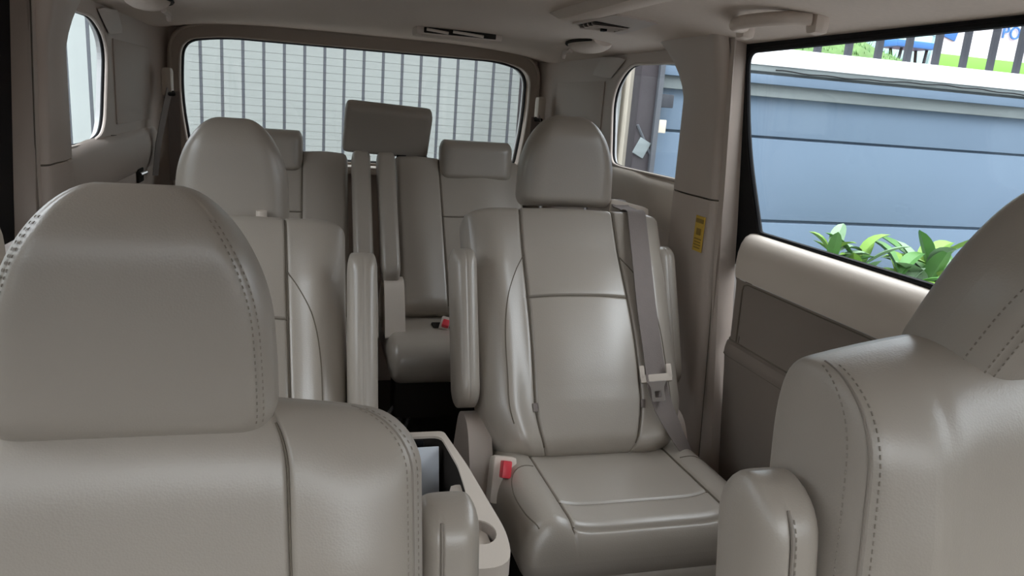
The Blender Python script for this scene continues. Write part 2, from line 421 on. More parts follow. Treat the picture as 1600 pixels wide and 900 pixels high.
    MB().tube([(wx(side, .975), y, z) for y, z in hole], .006, 8, closed=True, up=(1, 0, 0)).build('window_seal', M['black'], dr)
    plate('glass_pane', [(1.63, 1.44), (1.63, 1.27), (1.47, 1.0), (.02, 1.0), (.02, 1.44)], [], yz(side, .9835), .004, M['glass_tint'], dr)
    dx = lambda y: .10 * max(0, min(1, (.98 - y) / .25)) ** 1.5
    def drow(y, prof):  return [(wx(side, x + dx(y)), y, z) for x, z in prof]
    ys = list(np.linspace(-.05, .9, 12)) + list(np.linspace(.95, 1.485, 14))
    sill = [(1.0, 1.012), (.972, 1.014), (.955, 1.011), (.944, 1.004), (.936, .99), (.931, .97), (.929, .945), (.930, .925), (.9335, .914)]
    up_ = [(.9335, .913), (.937, .905), (.939, .88), (.941, .80), (.942, .768)]
    low = [(.942, .767), (.934, .762), (.931, .75), (.930, .738), (.932, .732), (.936, .70), (.95, .55), (.965, .40), (.975, .20), (.98, .08)]
    ys = list(np.linspace(-.05, .9, 12)) + list(np.linspace(.95, 1.45, 12)) + [1.46, 1.468, 1.474, 1.478]
    er = lambda y: .035 * max(0, (y - 1.445) / .04) ** 2.2
    for nm2, prof, mt in (('door_sill', sill, M['trim2']), ('door_upper_panel', up_, M['trim_dark']), ('door_lower_panel', low, M['trim_dark'])):
        loft(nm2, [[(wx(side, min(1.0, x + er(y)) + dx(y)), y - (.012 * max(0, 1.0 - z) if y > 1.4 else 0), z) for x, z in prof] for y in ys], mt, dr)
    loft('door_insert', [[(wx(side, x - .0008 + dx(y)), y, z) for x, z in ((.941, .900), (.9395, .895), (.9405, .88), (.9425, .80), (.944, .774), (.9465, .770))] for y in ys if y < 1.41] +
         [[(wx(side, .9405 + k * .001), 1.41 + k * .008, z) for z in (.900 - k * .006, .894, .88, .80, .774, .770)] for k in (1,)], M['fabric'], dr)
    jn = MB()
    jn.tube([(wx(side, .9365 + dx(y)), y, .9075) for y in ys if y < 1.41] + [(wx(side, .937), 1.42, .902), (wx(side, .938), 1.425, .89), (wx(side, .941), 1.425, .77)], .0020, 6)
    jn.tube([(wx(side, .9425 + dx(y) + er(y)), y, .7675) for y in ys], .0022, 6)
    jn.tube([(wx(side, .9325 + dx(y) + er(y)), y, .733) for y in ys], .0012, 6)
    jn.build('panel_joint', M['seam'], dr)
    # dark gap behind the door edge
    loft('door_gap_seal', [[(wx(side, .985 + (.0 if z > .95 else .03 * (.95 - z))), 1.475 + .25 * max(0, z - 1.0) - .1 * max(0, 1 - z), z), (wx(side, .985), 1.50 + .27 * max(0, z - 1.0) - .1 * max(0, 1 - z), z)] for z in np.linspace(.06, 1.0, 12)], M['black'], dr)
    dr.location = (0, 0, 0)

# ---- unseen cabin front, added to limit light: front door windows, B pillars, windshield frame and dashboard
for side in (1, -1):
    fd = struct('door_3' if side > 0 else 'door_4')
    plate('window_frame', [(-1.35, .96), (-.37, 1.50), (.48, 1.50), (.48, .96)], [[(-1.0, 1.03), (-.33, 1.40), (.44, 1.40), (.44, 1.03)]], yz(side, 1.0), .05, M['black_gloss'], fd)
    plate('glass_pane', [(-1.1, 1.0), (-.35, 1.42), (.46, 1.42), (.46, 1.0)], [], yz(side, 1.03), .004, M['glass_clear'], fd)
    plate('door_card', [(-1.35, .06), (-1.35, .97), (-.05, .97), (-.05, .06)], [], yz(side, 1.04), .04, M['trim'], fd)
    plate('pillar_trim', [(.46, .9), (.46, 1.46), (.66, 1.46), (.68, .9)], [], yz(side, .962), .03, M['trim'], fd)
dh = struct('trim_4')
loft('dashboard', [[(x, y, z) for y, z in ((-.50, .35), (-.55, .70), (-.62, .90), (-.75, .965), (-1.35, .99), (-1.35, .1))] for x in np.linspace(CX - .83, CX + .83, 9)], M['dark'], dh)
wsg = struct('window_4')
ws = lambda f, x: (x, -.36 - .95 * f, 1.475 - .50 * f)
V = [ws(0, CX - .8), ws(0, CX + .8), ws(1, CX + .82), ws(1, CX - .82)]
MB().add(V + [(a, b, c + .005) for a, b, c in V], [(0, 1, 2, 3), (7, 6, 5, 4), (0, 4, 5, 1), (1, 5, 6, 2), (2, 6, 7, 3), (3, 7, 4, 0)]).build('windshield_pane', M['glass_clear'], wsg, False)
for e in (-1, 1): MB().tube([ws(0, CX + e * .79), ws(1, CX + e * .82)], .045, 8).build('windshield_pillar', M['trim'], wsg)
# yellow warning sticker on the right pillar
tr1 = bpy.data.objects['trim_1']
st = box('warning_sticker', (.914, 1.605, .985), (.002, .042, .085), M['yellow'], tr1, 0); st['label'] = 'yellow airbag warning sticker'
pr = MB(); pr.box((.9127, 1.605, 1.016), (.0012, .036, .010)); pr.box((.9127, 1.605, .990), (.0012, .020, .016))
for k in range(4): pr.box((.9127, 1.605, .972 - .007 * k), (.0012, .032 - .004 * (k % 2), .0028))
pr.build('sticker_print', M['cream_ink'], st, False)
st.data.transform(Matrix.Identity(4))

# ---- tailgate wall with rear window
wb_ = struct('wall_back')
M['frame'] = mat('tailgate_plastic', (.40, .34, .29), .6, .3, bump=.1, bscale=500)
xz = lambda Y: (lambda x, z, d: (x, Y + d, z))
rh = rounded([(-.445, 1.40), (-.30, 1.425), (.76, 1.428), (.885, 1.395), (.885, 1.20), (.855, .985), (-.425, .985), (-.455, 1.20)], [.06, .10, .10, .07, .1, .05, .05, .1], 7)
outer = rounded([(-.50, 1.475), (.93, 1.475), (.955, 1.2), (.955, .5), (-.525, .5), (-.525, 1.2)], [.12, .12, .02, .01, .01, .02], 7)
plate('tailgate_panel', outer, [rh], xz(3.08), .07, M['trim'], wb_)
ro = rounded([(-.475, 1.425), (-.33, 1.472), (.80, 1.475), (.915, 1.42), (.915, 1.20), (.885, .95), (-.455, .95), (-.485, 1.20)], [.07, .13, .12, .08, .1, .05, .05, .1], 7)
plate('window_surround', ro, [rh], xz(3.045), .035, M['frame'], wb_)
MB().tube([(x, 3.047, z) for x, z in ro], .007, 8, closed=True, up=(0, 1, 0)).build('surround_edge', M['frame'], wb_)
MB().tube([(x, 3.05, z) for x, z in rh], .006, 8, closed=True, up=(0, 1, 0)).build('window_rim', M['frame'], wb_)
plate('tailgate_lower', [(-.60, -.2), (1.03, -.2), (1.03, .56), (-.60, .56)], [], xz(3.10), .05, M['trim'], wb_)
box('window_ledge', (.21, 3.02, .965), (1.36, .09, .03), M['trim2'], wb_, .01)
plate('outer_skin', [(-.68, -.25), (1.11, -.25), (1.11, 1.52), (-.68, 1.52)], [[(x * 1.0, z) for x, z in rh]], xz(3.17), .02, M['carpaint'], wb_)
w1 = struct('window_1')
MB().tube([(x, 3.125, z) for x, z in rh], .008, 6, closed=True, up=(0, 1, 0)).build('glass_seal', M['black'], w1)
plate('glass_pane', [(CX + (x - CX) * 1.03, 1.2 + (z - 1.2) * 1.05) for x, z in rh], [], xz(3.13), .004, M['glass_rear'], w1)
df = MB()
for k in range(14):
    z = 1.01 + k * .0285; df.box((CX, 3.1275, z), (1.28, .0010, .0009))
df.build('defogger_wire', M['defog'], w1, False, 'stuff')

# ================================================================== OUTSIDE
box('ground', (2.5, 5, -.475), (30, 26, .05), M['asphalt'], bev=0)['kind'] = 'structure'
WY = 4.2
bw = thing('boundary_wall', 'blue-grey rendered street wall with grooves and white coping, seen through the right side windows', 'wall', (5.2, WY, -.45))
X0, X1 = 1.975, 9.0; xm = (X0 + X1) / 2; xl = X1 - X0
def wallbox(name, z0, z1, y0, m, y1=4.5, bev=.003): return box(name, (xm, (y0 + y1) / 2, (z0 + z1) / 2), (xl, y1 - y0, z1 - z0), m, bw, bev)
wallbox('lower_course', -.45, .642, WY, M['bluewall'], bev=.010); wallbox('middle_course', .660, 1.170, WY, M['bluewall'], bev=.010); wallbox('upper_course', 1.186, 1.43, WY, M['bluewall'])
wallbox('groove_back', -.4, 1.5, WY + .035, M['bluewall'])
wallbox('cornice', 1.42, 1.495, WY - .05, M['cornice'])
wallbox('cornice', 1.492, 1.545, WY - .09, M['bluewall'])
wallbox('cornice', 1.562, 1.60, WY - .09, M['cornice'])
wallbox('cornice_shadow_joint', 1.54, 1.566, WY - .06, M['cornice'])
wallbox('coping', 1.598, 1.70, WY - .10, M['white'])
cb = MB(); P = []
for k in range(60):
    x = 2.7 + k * .06; P.append((x, WY - .104, 1.574 - .007 * math.sin(k * .22) + .003 * math.sin(k * 1.3)))
tag(cb.tube(P, .0042, 6).build('cable', M['black']), 'thin black cable sagging along the wall cornice under the white coping', 'cable')
# iron railing on the wall
rl = thing('iron_railing', 'black iron bar railing standing on the white wall coping, through the right door window', 'railing', (5, WY, 1.7))
for k in range(24):
    x = 3.283 + .2242 * (k - 5); box('bar', (x, WY + .03, 2.05), (.042, .03, .72), M['bar'], rl, .003)
box('rail', (4.6, WY + .03, 2.38), (5.4, .04, .04), M['bar'], rl, .003)
# unseen street walls ahead and to the left, added to block low sky light
box('wall_front', (1, -9.0, 1.0), (26, .3, 2.9), M['brown'], bev=0)['kind'] = 'structure'
box('wall_left_street', (-4.6, 0, .9), (.3, 16, 2.7), M['cornice'], bev=0)['kind'] = 'structure'
# gate behind the van
GY = 4.6
gt = thing('bar_gate', 'pale sheeted gate with grey vertical bars behind the rear window', 'gate', (.3, GY, -.45))
box('backing_sheet', (.15, GY + .28, .9), (3.9, .02, 2.8), M['sheet'], gt, 0)
for k in range(28): box('bar', (-1.228 + .1105 * k, GY, .9), (.0165, .010, 2.66), M['gatebar'], gt, .002)
for z in (-.35, 2.2): box('rail', (.35, GY, z), (3.3, .05, .06), M['gatebar'], gt, .003)
box('gate_frame_post', (1.30, GY - .03, .9), (.085, .05, 2.7), M['brown'], gt, .004)
tag(box('gate_column', (1.985, GY - .05, .95), (.085, .12, 2.8), M['cream'], None, .006), 'narrow cream painted column left of the dark brown post, in the right quarter window', 'column')
tag(box('gate_column', (1.885, GY - .02, .95), (.06, .08, 2.8), M['sheet'], None, .004), 'thin grey-green upright beside the cream column in the right quarter window', 'column')
gp = thing('gate_post', 'dark brown steel gate post with hinge bracket at the end of the blue-grey wall', 'post', (1.92, WY, -.45))
box('post', (1.905, WY - .05, 1.0), (.135, .10, 2.9), M['brown'], gp, .004)
box('post', (1.955, WY - .115, 1.0), (.03, .03, 2.9), M['gatebar'], gp, .003)
box('hinge_bracket', (2.005, WY - .09, 1.345), (.09, .06, .075), M['bar'], gp, .006)
box('hinge_plate', (1.99, WY - .11, 1.20), (.055, .03, .075), M['cream'], gp, .004)
box('latch_plate', (1.885, WY - .108, 1.07), (.075, .012, .10), M['cornice'], gp, .003, Matrix.Rotation(.45, 3, 'Y'))
for a, b in (((1.845, 1.2), (1.955, 1.02)),): MB().tube([(a[0], WY - .106, a[1]), (b[0], WY - .106, b[1])], .008, 6).build('brace', M['gatebar'], gp)

# broad-leaved plants at the foot of the wall
def leafmesh(L, wd, droop, n=7, fold=.25):
    V = []; F = []
    for i in range(n + 1):
        f = i / n; ww = wd * (math.sin(math.pi * min(1, f * .92 + .06)) ** .8) * (1 if f < .98 else .1)
        x = L * f * (1 - .18 * droop * f); z = L * (.55 * f - droop * f * f * .75)
        V += [(x, -ww / 2, z + ww * fold), (x, 0, z), (x, ww / 2, z + ww * fold)]
    for i in range(n):
        a = 3 * i; F += [(a, a + 1, a + 4, a + 3), (a + 1, a + 2, a + 5, a + 4)]
    return V, F
def plant(x, y, z, n, L, label, mats, seed):
    rnd = random.Random(seed)
    t = thing('leafy_plant', label, 'plant', (x, y, -.45), 'broad-leaved plants along the wall')
    MB().tube([(x, y, -.45), (x + .02, y, z - .2), (x, y, z)], [.02, .014, .01], 6).build('stem', M['leaf'], t)
    for k in range(n):
        V, F = leafmesh(L * rnd.uniform(.7, 1.15), L * rnd.uniform(.22, .36), rnd.uniform(.1, .9))
        a = k * 2.4 + rnd.uniform(-.3, .3); tl = rnd.uniform(-.75, .35)
        R = Matrix.Rotation(a, 3, 'Z') @ Matrix.Rotation(tl, 3, 'Y')
        off = Vector((x, y, z - .22 * (k / n)))
        mb = MB(); mb.add([R @ Vector(v) + off for v in V], F); o = mb.build('leaf', rnd.choice(mats), t)
LF = [M['leaf'], M['leaf2'], M['leaf3']]
for k, (x, y, z, n, L, lab) in enumerate([
    (3.04, 3.75, .52, 20, .28, 'green broad-leaved plant, leftmost at the foot of the blue-grey wall'),
    (3.20, 3.72, .48, 20, .32, 'green broad-leaved plant, second from the left under the blue-grey wall'),
    (3.42, 3.60, .43, 22, .33, 'third broad-leaved plant from the left, middle of the row below the door window'),
    (3.70, 3.68, .50, 20, .36, 'fourth broad-leaved plant from the left, just before the right front headrest'),
    (3.90, 3.70, .42, 16, .32, 'broad-leaved plant partly hidden behind the right front headrest')]):
    plant(x, y, z, n, L, lab, LF, 11 + k)
# playground behind the wall
tz = 1.72
box('terrace', (9.05, 8.6, tz / 2 - .2), (14, 8.2, tz + .4), M['soil'], bev=0)['kind'] = 'structure'
gb = []; 
for j in range(13):
    row = []
    for i in range(30):
        x = 2.9 + i * .058; y = 4.75 + j * .12; h = .30 * math.sin(math.pi * j / 12) * max(0, math.sin(math.pi * min(1, (i + .5) / 29))) ** .6
        row.append((x, y, tz + h * (1 + .12 * math.sin(i * 1.7 + j)) + .002))
    gb.append(row)
bk = loft('grass_bank', gb, M['grass']); bk['kind'] = 'stuff'; tag(bk, 'green grass bank behind the iron railing, left part of the door window', 'grass')
gr = random.Random(3); mb = MB()
for k in range(2600):
    i = gr.uniform(0, 29); j = gr.uniform(0, 7); a = gb[int(j)][int(i)]
    x, y, z = a[0] + gr.uniform(0, .058), a[1] + gr.uniform(0, .12), a[2] - .02; q = gr.uniform(0, 6.28); h = gr.uniform(.03, .07)
    mb.add([(x, y, z), (x + .012 * math.cos(q), y + .012 * math.sin(q), z), (x + .03 * math.cos(q + 1), y + .03 * math.sin(q + 1), z + h)], [(0, 1, 2)])
tf = mb.build('grass_blades', M['leaf'], bk, False, 'stuff')
sg = thing('sign_board', 'white hoarding with blue lettering and a green lower band, behind the railing at upper right', 'sign', (7.6, 7.0, tz))
box('board', (8.0, 7.0, 2.68), (3.0, .05, 1.4), M['board'], sg, .003)
box('lower_band', (8.0, 6.965, 2.055), (3.0, .03, .16), M['green_paint'], sg, .003)
box('blue_patch', (6.66, 6.965, 2.40), (.16, .02, .22), M['blue'], sg, .003, Matrix.Rotation(.25, 3, 'Y'))
for x in (6.7, 9.2): box('leg', (x, 7.04, tz + .15), (.07, .05, .34), M['bar'], sg, .003)
tx = bpy.data.curves.new('lettering', 'FONT'); tx.body = 'PO'; tx.size = .19; tx.extrude = .006; tx.space_character = 1.05
tob = bpy.data.objects.new('text_source', tx); tme = bpy.data.meshes.new_from_object(tob); bpy.data.objects.remove(tob)
to = bpy.data.objects.new('lettering', tme); COL.objects.link(to); to.parent = sg; to.location = (7.31 - 7.6, -.045, 2.365 - tz); to.rotation_euler = (math.pi / 2, 0, 0); tme.materials.append(M['blue'])
bh = thing('playground_bench', 'blue seat bench on dark steel legs behind the iron railing', 'bench', (5.26, 6.0, tz))
box('seat', (5.26, 6.0, tz + .33), (.42, .26, .06), M['blue'], bh, .01)
for x in (5.12, 5.40):
    MB().tube([(x, 5.92, tz), (x + .05, 5.95, tz + .30)], .014, 6).build('leg', M['bar'], bh); MB().tube([(x + .09, 6.08, tz), (x + .02, 6.05, tz + .30)], .014, 6).build('leg', M['bar'], bh)
MB().tube([(5.50, 6.0, tz), (5.56, 6.0, tz + .44), (5.30, 6.0, tz + .47)], .018, 6).build('arm', M['teal'], bh)
tag(box('playground_post', (4.98, 6.1, tz + .3), (.07, .07, .6), M['teal'], None, .006), 'short pale teal post left of the blue bench behind the railing', 'post')
fw_ = tag(box('far_hedge_wall', (6.6, 9.5, tz + .8), (9, .2, 1.9), M['teal'], None, .003), 'pale teal playground wall far behind the grass bank', 'wall')

# ================================================================== SEATS
LE, LS = M['leather'], M['leather_side']
def posts(mb, pts, r=.0055):
    for a, b in pts: mb.tube([a, b], r, 8)

# ---------------- front seats
def front_seat(label, cx, yb, zt, tilt, half, side, head, arm, dt):
    """yb: y of the padded core at the top of the back, zt: top height"""
    t = thing('front_seat', label, 'seat', (cx, yb - .25, .05))
    H = .66
    O = (cx, yb - H * math.sin(tilt), zt - H * math.cos(tilt))
    bol = lambda tt, v: .022 * np.exp(-((np.abs(tt) - .72) / .18) ** 2) * np.clip((1 - v) * 4, 0, 1)
    ins = .50 if side < 0 else .68
    s = Slab(O, tilt, lambda v: half * (1 - .03 * v), H, .068 if side < 0 else .10, .05, ts=.22 if side < 0 else .12, ps=3.2 if side < 0 else 4, tt=.16, tb=.10, pt=2.3, cT=(.11, .26) if side < 0 else (.04, .03), cB=(.08, .1),
             st=[(-ins, -.2, 1.02), (ins, -.2, 1.02)], add=bol, gd=.006 if side < 0 else .0016, gw=.003 if side < 0 else .010, nt=56, nv=56,
             swarp=lambda tt, v: tt + .06 * np.sign(tt) * (v - .8) * np.exp(-((np.abs(tt) - ins) / .3) ** 2) * -1,
             hcurve=lambda tt, v: (-.018 if side < 0 else -.03) * tt ** 2 * np.clip(v * 3 - 2, 0, 1))
    es = .945 if side < 0 else .970; dk = .022
    s.build(t, [('centre_panel', LE, -ins, ins, 0, 1), ('side_bolster', LE, -es, -ins, 0, 1), ('side_bolster', LE, ins, es, 0, 1)], ('back_shell', LS))
    for e in (-1, 1):
        if side < 0: s.seamline(t, [(e * ins, .30), (e * ins, .6), (e * ins, .9), (e * ins, .97)], r=.0016, lift=-.004)
        s.seamline(t, [(e * es, .25), (e * es, .5), (e * es, .8), (e * es, .90), (e * es, .95), (e * es, .98), (e * es, .999)], 'piping', M['piping'], r=.0015, lift=-.0004)
    mb = MB()
    for e in (-1, 1):
        for k in (-1, 1):
            s.stitches(mb, [(e * (es + k * dk), .45), (e * (es + k * dk), .6), (e * (es + k * dk), .8), (e * (es + k * dk), .90), (e * (es + k * dk), .95), (e * (es + k * dk), .98), (e * (es + k * dk), .997)])
    mb.build('stitching', M['thread'], t, True, 'stuff')
    # headrest
    hx, hy, hz, hh, hw, htilt = head
    hs = Slab((hx, hy, hz), htilt, lambda v: hw * (1 - .20 * v ** 2.2), hh, .062, .055, ts=.30, ps=2.6, tt=.30, tb=.16, pt=2.2, cT=(.55, .68), cB=(.16, .16), nt=44, nv=44,
              st=[(-.88, .1, .98), (.88, .1, .98)], gd=.0022, gw=.0022)
    hd = hs.build(t, [('headrest', LE, -1, 1, 0, 1)], ('headrest_back', LS))
    hr = hd['headrest'][0]
    mb = MB()
    for e in (-1, 1):
        for k in (-.022, .022):
            P = [(e * (.88 + k), v) for v in (.10, .25, .5, .7, .85, .90)]
            hs.stitches(mb, P, length=.0034, gap=.0036)
    hs.stitches(mb, [(-.8, .13), (-.4, .10), (0, .095), (.4, .10), (.8, .13)], length=.0034, gap=.0036) if side > 0 else None
    hs.stitches(mb, [(-.8, .105), (-.4, .075), (0, .07), (.4, .075), (.8, .105)], length=.0034, gap=.0036) if side > 0 else None
    if side > 0: hs.stitches(mb, [(-.972, v) for v in (.15, .3, .5, .7, .85)], length=.0034, gap=.0036)
    mb.build('headrest_stitching', M['thread'], t, True, 'stuff')
    mb = MB(); posts(mb, [((hx - .07, hy + .01, zt - .06), (hx - .07, hy, hz + .06)), ((hx + .07, hy + .01, zt - .06), (hx + .07, hy, hz + .06))]); mb.build('headrest_post', M['metal'], t)
    # armrest folded up beside the back
    ax, ay, az, ah, aw, at_ = arm
    a = Slab((ax, ay, az), at_, aw, ah, .055, .05, ts=.85, ps=2.6, tt=.14, tb=.1, pt=2.0, cT=(.12, .45), cB=(.1, .3), nt=26, nv=36, st=[(-.35 if side < 0 else -.25, 0, .93)], gd=.003, gw=.0025)
    k = -.35 if side < 0 else -.25
    ar = a.build(t, [('armrest', LE, -1, 1, 0, 1)], ('armrest_back', LS))
    a.seamline(t, [(k, .05), (k, .4), (k, .8), (k, .94)], 'armrest_piping', M['piping'], .0018, 0)
    if side > 0:
        mb = MB(); a.stitches(mb, [(k + .10, .05), (k + .10, .4), (k + .10, .8), (k + .10, .93)]); mb.build('armrest_stitching', M['thread'], t, True, 'stuff')
    # cushion, pedestal
    c = Slab((cx, yb - .16, zt - .58), .06, half * .96, .50, .07, .07, 'cushion', ts=.3, ps=3, tt=.2, tb=.1, cT=(.2, .2), nt=24, nv=24)
    c.build(t, [('seat_cushion', LE, -1, 1, 0, 1)], ('cushion_base', LS))
    box('seat_base', (cx, yb - .40, (zt - .65 + .05) / 2), (half * 1.5, .42, zt - .65 - .05), M['dark'], t, .02)
    return t, s
front_seat('beige leather front seat at the left edge, large rounded headrest, closest on the left', -.155, .80, .930, math.radians(14), .290, -1,
           (-.160, .79, .892, .258, .134, math.radians(4)), (.166, .735, .46, .338, .038, math.radians(12)), None)
front_seat('beige leather front seat at the right edge with stitched shoulder and forward-leaning headrest', .712, .595, 1.062, math.radians(7), .252, 1,
           (.750, .595, 1.000, .25, .155, math.radians(-23)), (.430, .50, .55, .385, .034, math.radians(10)), None)

# ---------------- second-row captain seats
def captain_seat(label, cx, head_x, half, side, dy=0, rec=37, hdz=0, hw=.124):
    t = thing('captain_seat', label, 'seat', (cx, 1.35, .05), 'captain seats in the second row')
    a = math.radians(rec); H = .594
    O = (cx, 1.395 + dy, .515)
    bol = lambda tt, v: .030 * np.exp(-((np.abs(tt) - .76) / .16) ** 2) * np.clip((1.06 - v) * 3, 0, 1) + .034 * np.exp(-(tt / .62) ** 4) * np.clip(np.sin(np.pi * np.clip(v / .80, 0, 1)), 0, 1) ** 1.3
    ins = .505
    def warp(tt, v):
        amp = .035 - .07 * np.clip(v, 0, 1)
        return tt + np.sign(tt) * amp * np.exp(-((np.abs(tt) - ins) / .26) ** 2)
    s = Slab(O, a, lambda v: half * (1 - .09 * (1 - v)) * np.where(v < .2, 1 - .20 * ((.2 - v) / .2) ** 1.6, 1), H, .06, .055, ts=.20, ps=3.4, tt=.05, tb=.07, pt=2.3, cT=(.045, .09), cB=(.05, .10),
             st=[(-ins, -.2, 1.02), (ins, -.2, 1.02)], vs=[(.578, -ins, ins)], xc=lambda v: side * (-.024 + .018 * v), swarp=warp, add=bol, gd=.007, gw=.003, nt=64, nv=60,
             hcurve=lambda tt, v: .010 * (1 - tt ** 2) * (v > .2) - .005 * tt ** 4 * v)
    s.build(t, [('upper_centre_panel', LE, -ins, ins, .578, 1), ('lower_centre_panel', LE, -ins, ins, 0, .578), ('side_bolster', LE, -.97, -ins, 0, 1), ('side_bolster', LE, ins, .97, 0, 1)], ('back_shell', LS))
    for e in (-1, 1):
        s.seamline(t, [(e * ins, .03), (e * ins, .3), (e * ins, .6), (e * ins, .85), (e * ins, .975)], lift=-.0045, r=.0017)
        s.seamline(t, [(e * (ins + .0), .76), (e * .60, .69), (e * .71, .575), (e * .765, .435), (e * .78, .25), (e * .80, .11)], 'bolster_seam', M['seam'], r=.0013, lift=-.0002)
    s.seamline(t, [(-ins, .578), (0, .578), (ins, .578)], lift=-.0045, r=.0017)
    for e in (-1, 1):
        P, N = s.path([(e * (ins + .01), .155), (e * (ins + .01), .185)], .002, 4)
        MB().ribbon(P.tolist(), (1, 0, 0), .010, .002).build('side_tag', M['belt'], t)
    # headrest on two posts
    hs = Slab((head_x, 1.80 + dy + (.03 if rec > 38 else 0), 1.012 + hdz), math.radians(3), lambda v: hw * (1 - .13 * v ** 2), .225, .055, .05, ts=.45, ps=2.4, tt=.32, tb=.12, pt=2.2, cT=(.62, .76), cB=(.14, .14), nt=40, nv=40)
    hs.build(t, [('headrest', LE, -1, 1, 0, 1)], ('headrest_back', LS))
    mb = MB(); posts(mb, [((head_x - .06, 1.79 + dy, .95), (head_x - .06, 1.80 + dy, 1.05)), ((head_x + .06, 1.79 + dy, .95), (head_x + .06, 1.80 + dy, 1.05))]); mb.build('headrest_post', M['metal'], t)
    for e in (-1, 1): MB().tube([(head_x + e * .06, 1.765 + dy, .985), (head_x + e * .06, 1.765 + dy, 1.004)], .011, 10).build('post_guide', M['trim2'], t)
    # armrests folded up on both sides
    for e in (-1, 1):
        ax = cx + e * (half + .030) - (.045 * side if side * e > 0 else 0)
        A = Slab((ax, 1.455 + dy + (.085 if side * e > 0 else 0), .62 if side > 0 else .637), math.radians(23), .028, .345, .05, .05, ts=.95, ps=2.8, tt=.12, tb=.14, pt=2.0, cT=(.1, .35), cB=(.12, .4), nt=22, nv=32, st=[(.0, .03, .97)], gd=.0012, gw=.002)
        A.build(t, [('armrest', LE, -1, 1, 0, 1)], ('armrest_back', LS))
    # cushion
    ci = .635
    cb = lambda tt, v: .020 * np.exp(-((np.abs(tt) - .78) / .18) ** 2)
    c = Slab((cx - .006 * side, 1.47 + dy, .475), math.radians(1.5), lambda v: (half - .010) * (1.0 + .01 * v), .398, .06, .05, 'cushion', ts=.24, ps=2.6, tt=.09, tb=.10, pt=2.1, cT=(.10, .09), cB=(.1, .15),
             st=[(-ci, -.2, 1.02), (ci, -.2, 1.02)], vs=[(.76, -ci, ci), (.955, -ci, ci)], add=cb, gd=.006, gw=.003, nt=60, nv=50)
    c.build(t, [('cushion_rear_panel', LE, -ci, ci, 0, .76), ('cushion_middle_panel', LE, -ci, ci, .76, .955), ('cushion_front_panel', LE, -ci, ci, .955, 1), ('cushion_bolster', LE, -1, -ci, 0, 1), ('cushion_bolster', LE, ci, 1, 0, 1)], ('cushion_base', LS))
    for e in (-1, 1):
        c.seamline(t, [(e * ci, .03), (e * ci, .3), (e * ci, .7), (e * ci, .9), (e * ci, .985)], lift=-.0045, r=.0017)
        c.seamline(t, [(e * (ci + .04), .42), (e * .86, .47), (e * .92, .60), (e * .92, .8), (e * .89, .95)], 'bolster_seam', M['seam'], r=.0014, lift=-.0002)
    c.seamline(t, [(-ci, .76), (0, .76), (ci, .76)], lift=-.0045, r=.0015); c.seamline(t, [(-ci, .955), (0, .955), (ci, .955)], lift=-.0045, r=.0015)
    # footrest flap under the front edge
    F = Slab((cx + .01, 1.105 + dy, .45), math.radians(-75), half * .93, .30, .025, .03, 'cushion', ts=.2, ps=3, tt=.1, tb=.05, nt=20, nv=20)
    F.build(t, [('leg_rest', LE, -1, 1, 0, 1)], ('leg_rest_back', LS))
    # recliner side covers
    for e in (-1, 1):
        x = cx + e * (half + (.012 if e * side < 0 else -.05))
        prof = rounded([(y_ + dy, z_) for y_, z_ in [(1.28, .14), (1.62, .14), (1.58, .40), (1.51, .60), (1.42, .605), (1.33, .44)]], [.04, .04, .1, .06, .06, .08], 6)
        plate('recliner_cover', prof, [], (lambda xx, ee: (lambda y, z, d: (xx + ee * (d - .03), y, z)))(x, e), .05, M['trim'], t, True)
    box('seat_base', (cx, 1.33 + dy, .24), (half * 1.55, .44, .34), M['dark'], t, .02)
    for e in (-1, 1): box('seat_rail', (cx + e * half * .7, 1.45 + dy, .065), (.05, .9, .03), M['metal'], t, .004)
    return t, s, c
seatR, sR, cR = captain_seat('beige leather captain seat right of the aisle with shoulder belt across its back', .612, .630, .250, 1)
seatL, sL, cL = captain_seat('beige leather captain seat left of the aisle, partly behind the left front headrest', -.155, -.148, .230, -1, -.15, 41, -.052, .114)
# buckle at the inner side of each captain seat
for t_, x, e in ((seatR, .388, 1), (seatL, .045, -1)):
    R = Matrix.Rotation(math.radians(-25), 3, 'X') @ Matrix.Rotation(.15 * e, 3, 'Y')
    bb = box('belt_buckle', (x - .006 * e, 1.315 - (0 if e > 0 else .19), .522), (.050, .044, .095), M['trim2'], t_, .010, R)
    red = MB().box((x - .004 * e, 1.302 - (0 if e > 0 else .19), .552), (.019, .040, .034), .004, R).build('release_button', M['red'], bb)
    red.location = -np.array(bb.location) if False else red.location
    red.data.transform(Matrix.Translation(-Vector(t_.location)))

# seat belt on the right captain seat
bt = thing('seat_belt', 'grey-brown shoulder belt with steel tongue lying on the right captain seat back', 'seat belt', (.80, 1.7, .6))
bpts = [(.735, .995), (.73, .98), (.715, .92), (.70, .82), (.68, .68), (.66, .50), (.66, .345), (.663, .25), (.665, .205)]
bp, bn = sR.path(bpts, .006, 30)
MB().ribbon([tuple(p) for p in bp], (1, 0, 0), .047, .0022).build('shoulder_webbing', M['belt'], bt)
e1 = bp[-1]
tp, tn = sR.path([(.663, .265), (.663, .20)], .010, 4)
ctr = tp[1]; nrm = tn[1]; alng = (tp[0] - tp[-1]); alng /= np.linalg.norm(alng); sidev = np.cross(alng, nrm)
RM = Matrix((tuple(sidev), tuple(alng), tuple(nrm))).transposed()
tg = MB()
tg.box(Vector(ctr), (.068, .018, .010), .003, RM)
for e in (-1, 1): tg.box(Vector(ctr) + RM @ Vector((e * .029, .014, 0)), (.012, .032, .010), .003, RM)
tgo = tg.build('tongue_grip', M['trim2'], bt)
tm = MB()
